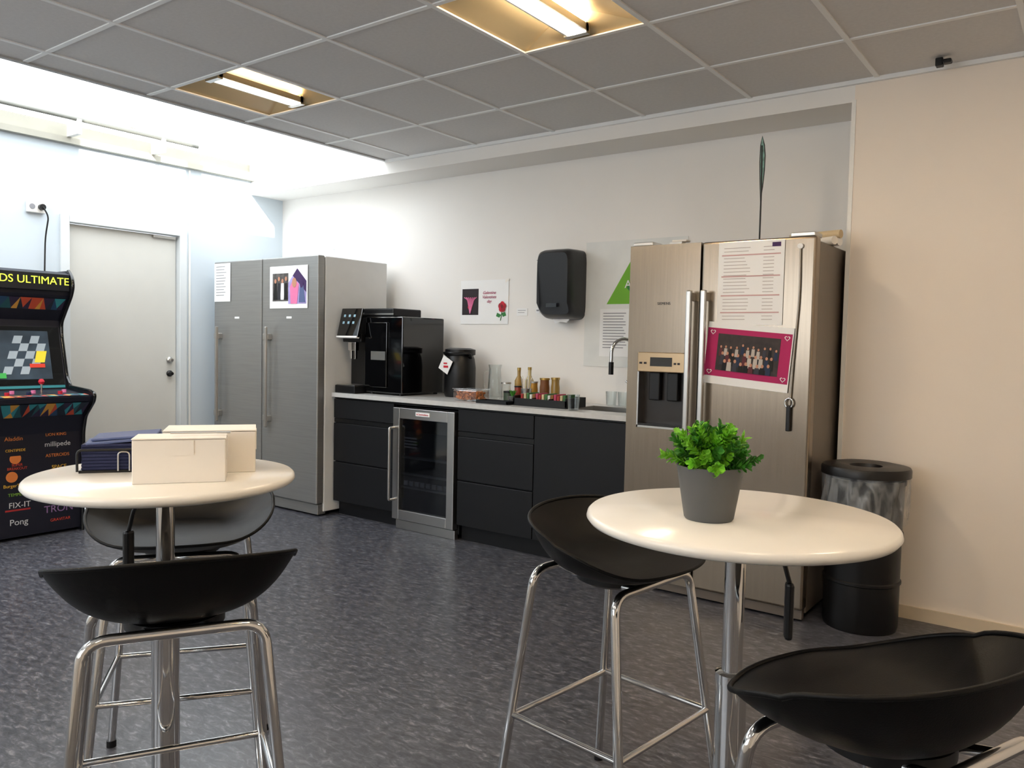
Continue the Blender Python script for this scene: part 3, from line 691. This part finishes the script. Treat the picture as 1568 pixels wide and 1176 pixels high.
pl = empty('potted_plant', (-.622, 1.512, TZR))
lathe('pot', [(0, 0), (.046, 0), (.049, .004), (.0655, .104), (.0665, .108), (.063, .108), (.061, .092), (0, .092)], M_pot, pl, seg=48)
cyl('soil', .06, .088, .094, M_soil, pl)
def leafmesh(name, m, seed, nst):
    rnd = random.Random(seed); bm = bmesh.new()
    for sidx in range(nst):
        th = rnd.uniform(0, 2*math.pi); el = math.acos(1-rnd.random()*1.02)
        dirv = Vector((math.sin(el)*math.cos(th), math.sin(el)*math.sin(th), math.cos(el)*.9+.05))
        Lh = rnd.uniform(.062, .088)
        root = Vector((rnd.uniform(-.02, .02), rnd.uniform(-.02, .02), .10))
        tip = root+dirv*Lh+Vector((0, 0, .012))
        nl = 20
        ax = dirv.normalized(); side = ax.orthogonal().normalized(); up2 = ax.cross(side)
        for li in range(nl):
            t = .45+.58*li/nl; base = root.lerp(tip, t)
            a = li*2.4+rnd.random()
            out = (side*math.cos(a)+up2*math.sin(a)); d = (out*.75+ax*(.4+.9*li/nl)).normalized()
            Ln = rnd.uniform(.014, .021); wd = Ln*.30
            sd = d.cross(ax).normalized() if d.cross(ax).length > .01 else side
            nrm = sd.cross(d).normalized()
            pts = [base, base+d*Ln*.45+sd*wd*.8+nrm*.002, base+d*Ln*.8+sd*wd+nrm*.001, base+d*Ln*1.02-nrm*.001, base+d*Ln*.8-sd*wd+nrm*.001, base+d*Ln*.45-sd*wd*.8+nrm*.002]
            mid = base+d*Ln*.6-nrm*.002
            vs = [bm.verts.new(p) for p in pts]; mv = bm.verts.new(mid)
            for q_ in range(6): bm.faces.new((vs[q_], vs[(q_+1) % 6], mv))
        r0 = [bm.verts.new(root+side*.0012), bm.verts.new(root-side*.0012), bm.verts.new(tip)]; bm.faces.new(r0)
    meshobj(name, bm, m, pl)
leafmesh('leaves_bright', M_leaf, 3, 38); leafmesh('leaves_dark', M_leaf2, 5, 22)

# ------------------------------------------------------------------ arcade cabinet
ar = empty('arcade_cabinet', (0, 0, 0))
pf = [(-5.77, 0), (-5.22, 0), (-5.20, .64), (-5.17, .74), (-5.06, .84), (-5.05, .885), (-5.10, .90), (-5.37, .915), (-5.42, .98), (-5.49, 1.25), (-5.49, 1.33), (-5.35, 1.50), (-5.325, 1.56), (-5.34, 1.62), (-5.39, 1.66), (-5.77, 1.66)]
Y0, Y1 = 1.79, 2.45
for ya, yb in ((Y0, Y0+.02), (Y1-.02, Y1)):
    prism('side_panel', pf, ya, yb, mat('arcade_black', '#0d0e16', .4), ar, .003)
    tube('edge_moulding', [(x, (ya+yb)/2, z) for x, z in pf[1:-1]], .011, M_blkg, ar, .03)
inner = [(-5.77, 0.02), (-5.235, .02), (-5.215, .64), (-5.18, .75), (-5.075, .84), (-5.07, .87), (-5.40, .90), (-5.50, 1.30), (-5.50, 1.34), (-5.375, 1.49), (-5.37, 1.50), (-5.35, 1.635), (-5.40, 1.65), (-5.77, 1.65)]
prism('cabinet_body', inner, Y0+.02, Y1-.02, mat('arcade_navy', '#0e1020', .45), ar)
tc_ = [mat('art%d' % i, c, .5, emit=.1) for i, c in enumerate(['#b4472e', '#c08a3a', '#2f7f86', '#1d3c5a', '#2a2038', '#1c4a50', '#16202c'])]
def strip(p0, p1, ya, yb, n, off=.004, seed=11):
    p0 = Vector((p0[0], 0, p0[1])); p1 = Vector((p1[0], 0, p1[1])); d = p1-p0; nn = Vector((d.z, 0, -d.x)).normalized()
    if nn.x < 0: nn = -nn
    rr = random.Random(seed); top = [ya+(yb-ya)*i/n for i in range(n+1)]
    mid = [(ya+(yb-ya)*(i+.5)/n, rr.uniform(.35, .65)) for i in range(n)]
    bm = bmesh.new()
    def v(y, t): q = p0+d*t+nn*off; return bm.verts.new((q.x, y, q.z))
    for i in range(n):
        m_ = mid[i]
        for tri in (((top[i], 0), (top[i+1], 0), m_), ((top[i], 1), (top[i+1], 1), m_), ((top[i], 0), (top[i], 1), m_), ((top[i+1], 0), (top[i+1], 1), m_)):
            f_ = bm.faces.new([v(*t) for t in tri]); f_.material_index = rr.randrange(7)
    meshobj('art_strip', bm, None, ar, mats=tc_)
strip((-5.50, 1.35), (-5.385, 1.48), Y0+.03, Y1-.03, 9)
strip((-5.178, .755), (-5.08, .838), Y0+.03, Y1-.03, 12, .006, 4)
strip((-5.08, .872), (-5.14, .878), Y0+.03, Y1-.03, 10, .006, 9)
def on_face(p0, p1, t, off):
    dx, dz = p1[0]-p0[0], p1[1]-p0[1]; l = math.hypot(dx, dz); nx, nz = dz/l, -dx/l
    return (p0[0]+dx*t+nx*off, p0[1]+dz*t+nz*off)
sp0, sp1 = (-5.40, .90), (-5.50, 1.30)
def facequad(name, t0, t1, ya, yb, off, m, sk=0.):
    a = on_face(sp0, sp1, t0, off); b_ = on_face(sp0, sp1, t1, off); bm = bmesh.new()
    bm.faces.new([bm.verts.new(v) for v in ((a[0], ya, a[1]), (a[0], yb, a[1]), (b_[0], yb+sk, b_[1]), (b_[0], ya+sk, b_[1]))]); return meshobj(name, bm, m, ar)
facequad('bezel', .08, .99, Y0+.03, Y1-.03, .004, M_dglass)
facequad('screen', .16, .92, Y0+.10, Y1-.10, .007, mat('screen_glow', '#38444f', .2, emit=.2, var=.5, vscale=6))
for i in range(4):
    for j_ in range(5):
        if (i+j_) % 2 == 0: facequad('checker', .24+.12*j_, .36+.12*j_, 2.06+.05*i+.018*j_, 2.11+.05*i+.018*j_, .009, mat('screen_white', '#9aa6ae', .3, emit=.25), .018)
facequad('screen_panel', .30, .80, 1.97, 2.03, .008, mat('screen_teal', '#2f5f70', .3, emit=.2), .02)
facequad('screen_logo', .42, .60, 2.25, 2.31, .011, mat('screen_yellow', '#d9c034', .3, emit=.5), .02)
facequad('screen_logo', .34, .40, 2.22, 2.31, .012, mat('screen_red', '#c03a2a', .3, emit=.5))
facequad('screen_logo', .18, .26, 2.02, 2.08, .012, mat('screen_green', '#3a9a4a', .3, emit=.5))
facequad('speaker_line', .02, .06, Y0+.03, Y1-.03, .006, tc_[2])
for yy, c in ((2.12, M_blue), (2.30, M_red), (2.0, M_red)):
    cyl('button', .013, .880, .900, c, ar, (-5.20, yy, 0)); cyl('button', .013, .885, .905, M_pinkl, ar, (-5.26, yy+.05, 0))
tube('joystick', [(-5.22, 2.20, .88), (-5.22, 2.20, .95)], .006, M_chrome, ar, 0); lathe('joystick_ball', [(0, -.018), (.012, -.014), (.018, 0), (.012, .014), (0, .018)], M_red, ar, (-5.22, 2.20, .96))
rotx = (R(90), 0, R(90))
M_lime = mat('marquee_lime', '#d9e84a', .4, emit=.9)
box('marquee', (-5.37, Y0+.022, 1.525), (-5.345, Y1-.022, 1.635), mat('marquee_dark', '#15171c', .3), ar, .004)
text('marquee_text', 'LEGENDS ULTIMATE', (-5.343, (Y0+Y1)/2, 1.585), rotx, M_lime, ar, width=.60, ext=.001)
Myel = mat('logo_yellow', '#d8a93a', .5); Mor = mat('logo_orange', '#d0793a', .5); Mwh = mat('logo_white', '#c9c9cc', .5)
Mlg = mat('logo_green', '#7aa83a', .5); Mlr = mat('logo_red', '#c04030', .5); Mlv = mat('logo_violet', '#8a6a9a', .5)
logos = [('Aladdin', 2.02, .62, Mor, .10), ('Disney', 2.26, .66, Mwh, .05), ('LION KING', 2.26, .63, Mor, .12), ('CENTIPEDE', 2.03, .55, Myel, .11), ('millipede', 2.27, .57, Mwh, .15), ('ASTEROIDS', 2.27, .50, Mor, .14), ('SUPER\nBREAKOUT', 2.04, .45, Mlr, .11), ('SPACE\nINVADERS', 2.28, .41, Myel, .14), ('BurgerTime', 2.03, .335, Myel, .13), ('GALAXY', 2.28, .32, Mlg, .15), ('FIX-IT', 2.055, .215, Mwh, .12), ('ROAD BLASTER', 2.28, .245, Myel, .15), ('TRON', 2.28, .16, Mlv, .17), ('Pong', 2.05, .11, Mwh, .10), ('GRAVITAR', 2.29, .09, Mlr, .12), ('TEMPEST', 2.04, .28, Mlg, .10)]
for b_, yy, zz, m_, w_ in logos:
    xx = -5.235+.02*(zz-.02)/.62
    text('logo_print', b_, (xx+.0015, yy+.02, zz), rotx, m_, ar, width=w_)
box('logo_patch', (-5.234, 1.995, .18), (-5.2295, 2.135, .25), mat('logo_redpatch', '#a02828', .5), ar)
for yy, zz in ((2.05, .50), (2.03, .39)):
    o = cyl('logo_badge', .032, 0, .003, Mor, ar, (-5.222, yy, zz)); o.rotation_euler = (0, R(90), 0)

# ------------------------------------------------------------------ light
w = D.worlds.new('sky'); scn.world = w; w.use_nodes = True
nt = w.node_tree; bg = nt.nodes['Background']
bg.inputs[0].default_value = (.90, .95, 1.0, 1); bg.inputs[1].default_value = 5.6
sd = D.lights.new('sun', 'SUN'); sd.energy = 9; sd.angle = R(.6); sd.color = (1, .97, .92)
so_ = link(D.objects.new('sun', sd)); dirv = Vector((-1.59, .48, -.48)).normalized()
so_.rotation_euler = dirv.to_track_quat('-Z', 'Y').to_euler(); so_.location = (3, -1, 6)
pa = D.lights.new('skylight_portal', 'AREA'); pa.shape = 'RECTANGLE'; pa.size = 1.6; pa.size_y = 5.1
pa.cycles.is_portal = True
po = link(D.objects.new('skylight_portal', pa)); po.location = (-5.0, 1.55, ZT-.02)
pa = D.lights.new('window_fill_portal', 'AREA'); pa.shape = 'RECTANGLE'; pa.size = WX1-WX0; pa.size_y = WZ1-WZ0
pa.cycles.is_portal = True
po = link(D.objects.new('window_fill_portal', pa)); po.location = ((WX0+WX1)/2, YF-.11, (WZ0+WZ1)/2); po.rotation_euler = (R(90), 0, 0)

# ------------------------------------------------------------------ camera
cam = D.cameras.new('camera'); cam.sensor_width = 36; cam.lens = 28.01; cam.clip_start = .02
co = link(D.objects.new('camera', cam))
r_ = Vector((.8027, .5960, .0211)); u_ = Vector((-.0473, .0283, .9985)); b_ = Vector((.5946, -.8025, .0509))
m4 = Matrix(((r_.x, u_.x, b_.x, 0), (r_.y, u_.y, b_.y, 0), (r_.z, u_.z, b_.z, 1.255), (0, 0, 0, 1)))
co.matrix_world = m4
scn.camera = co
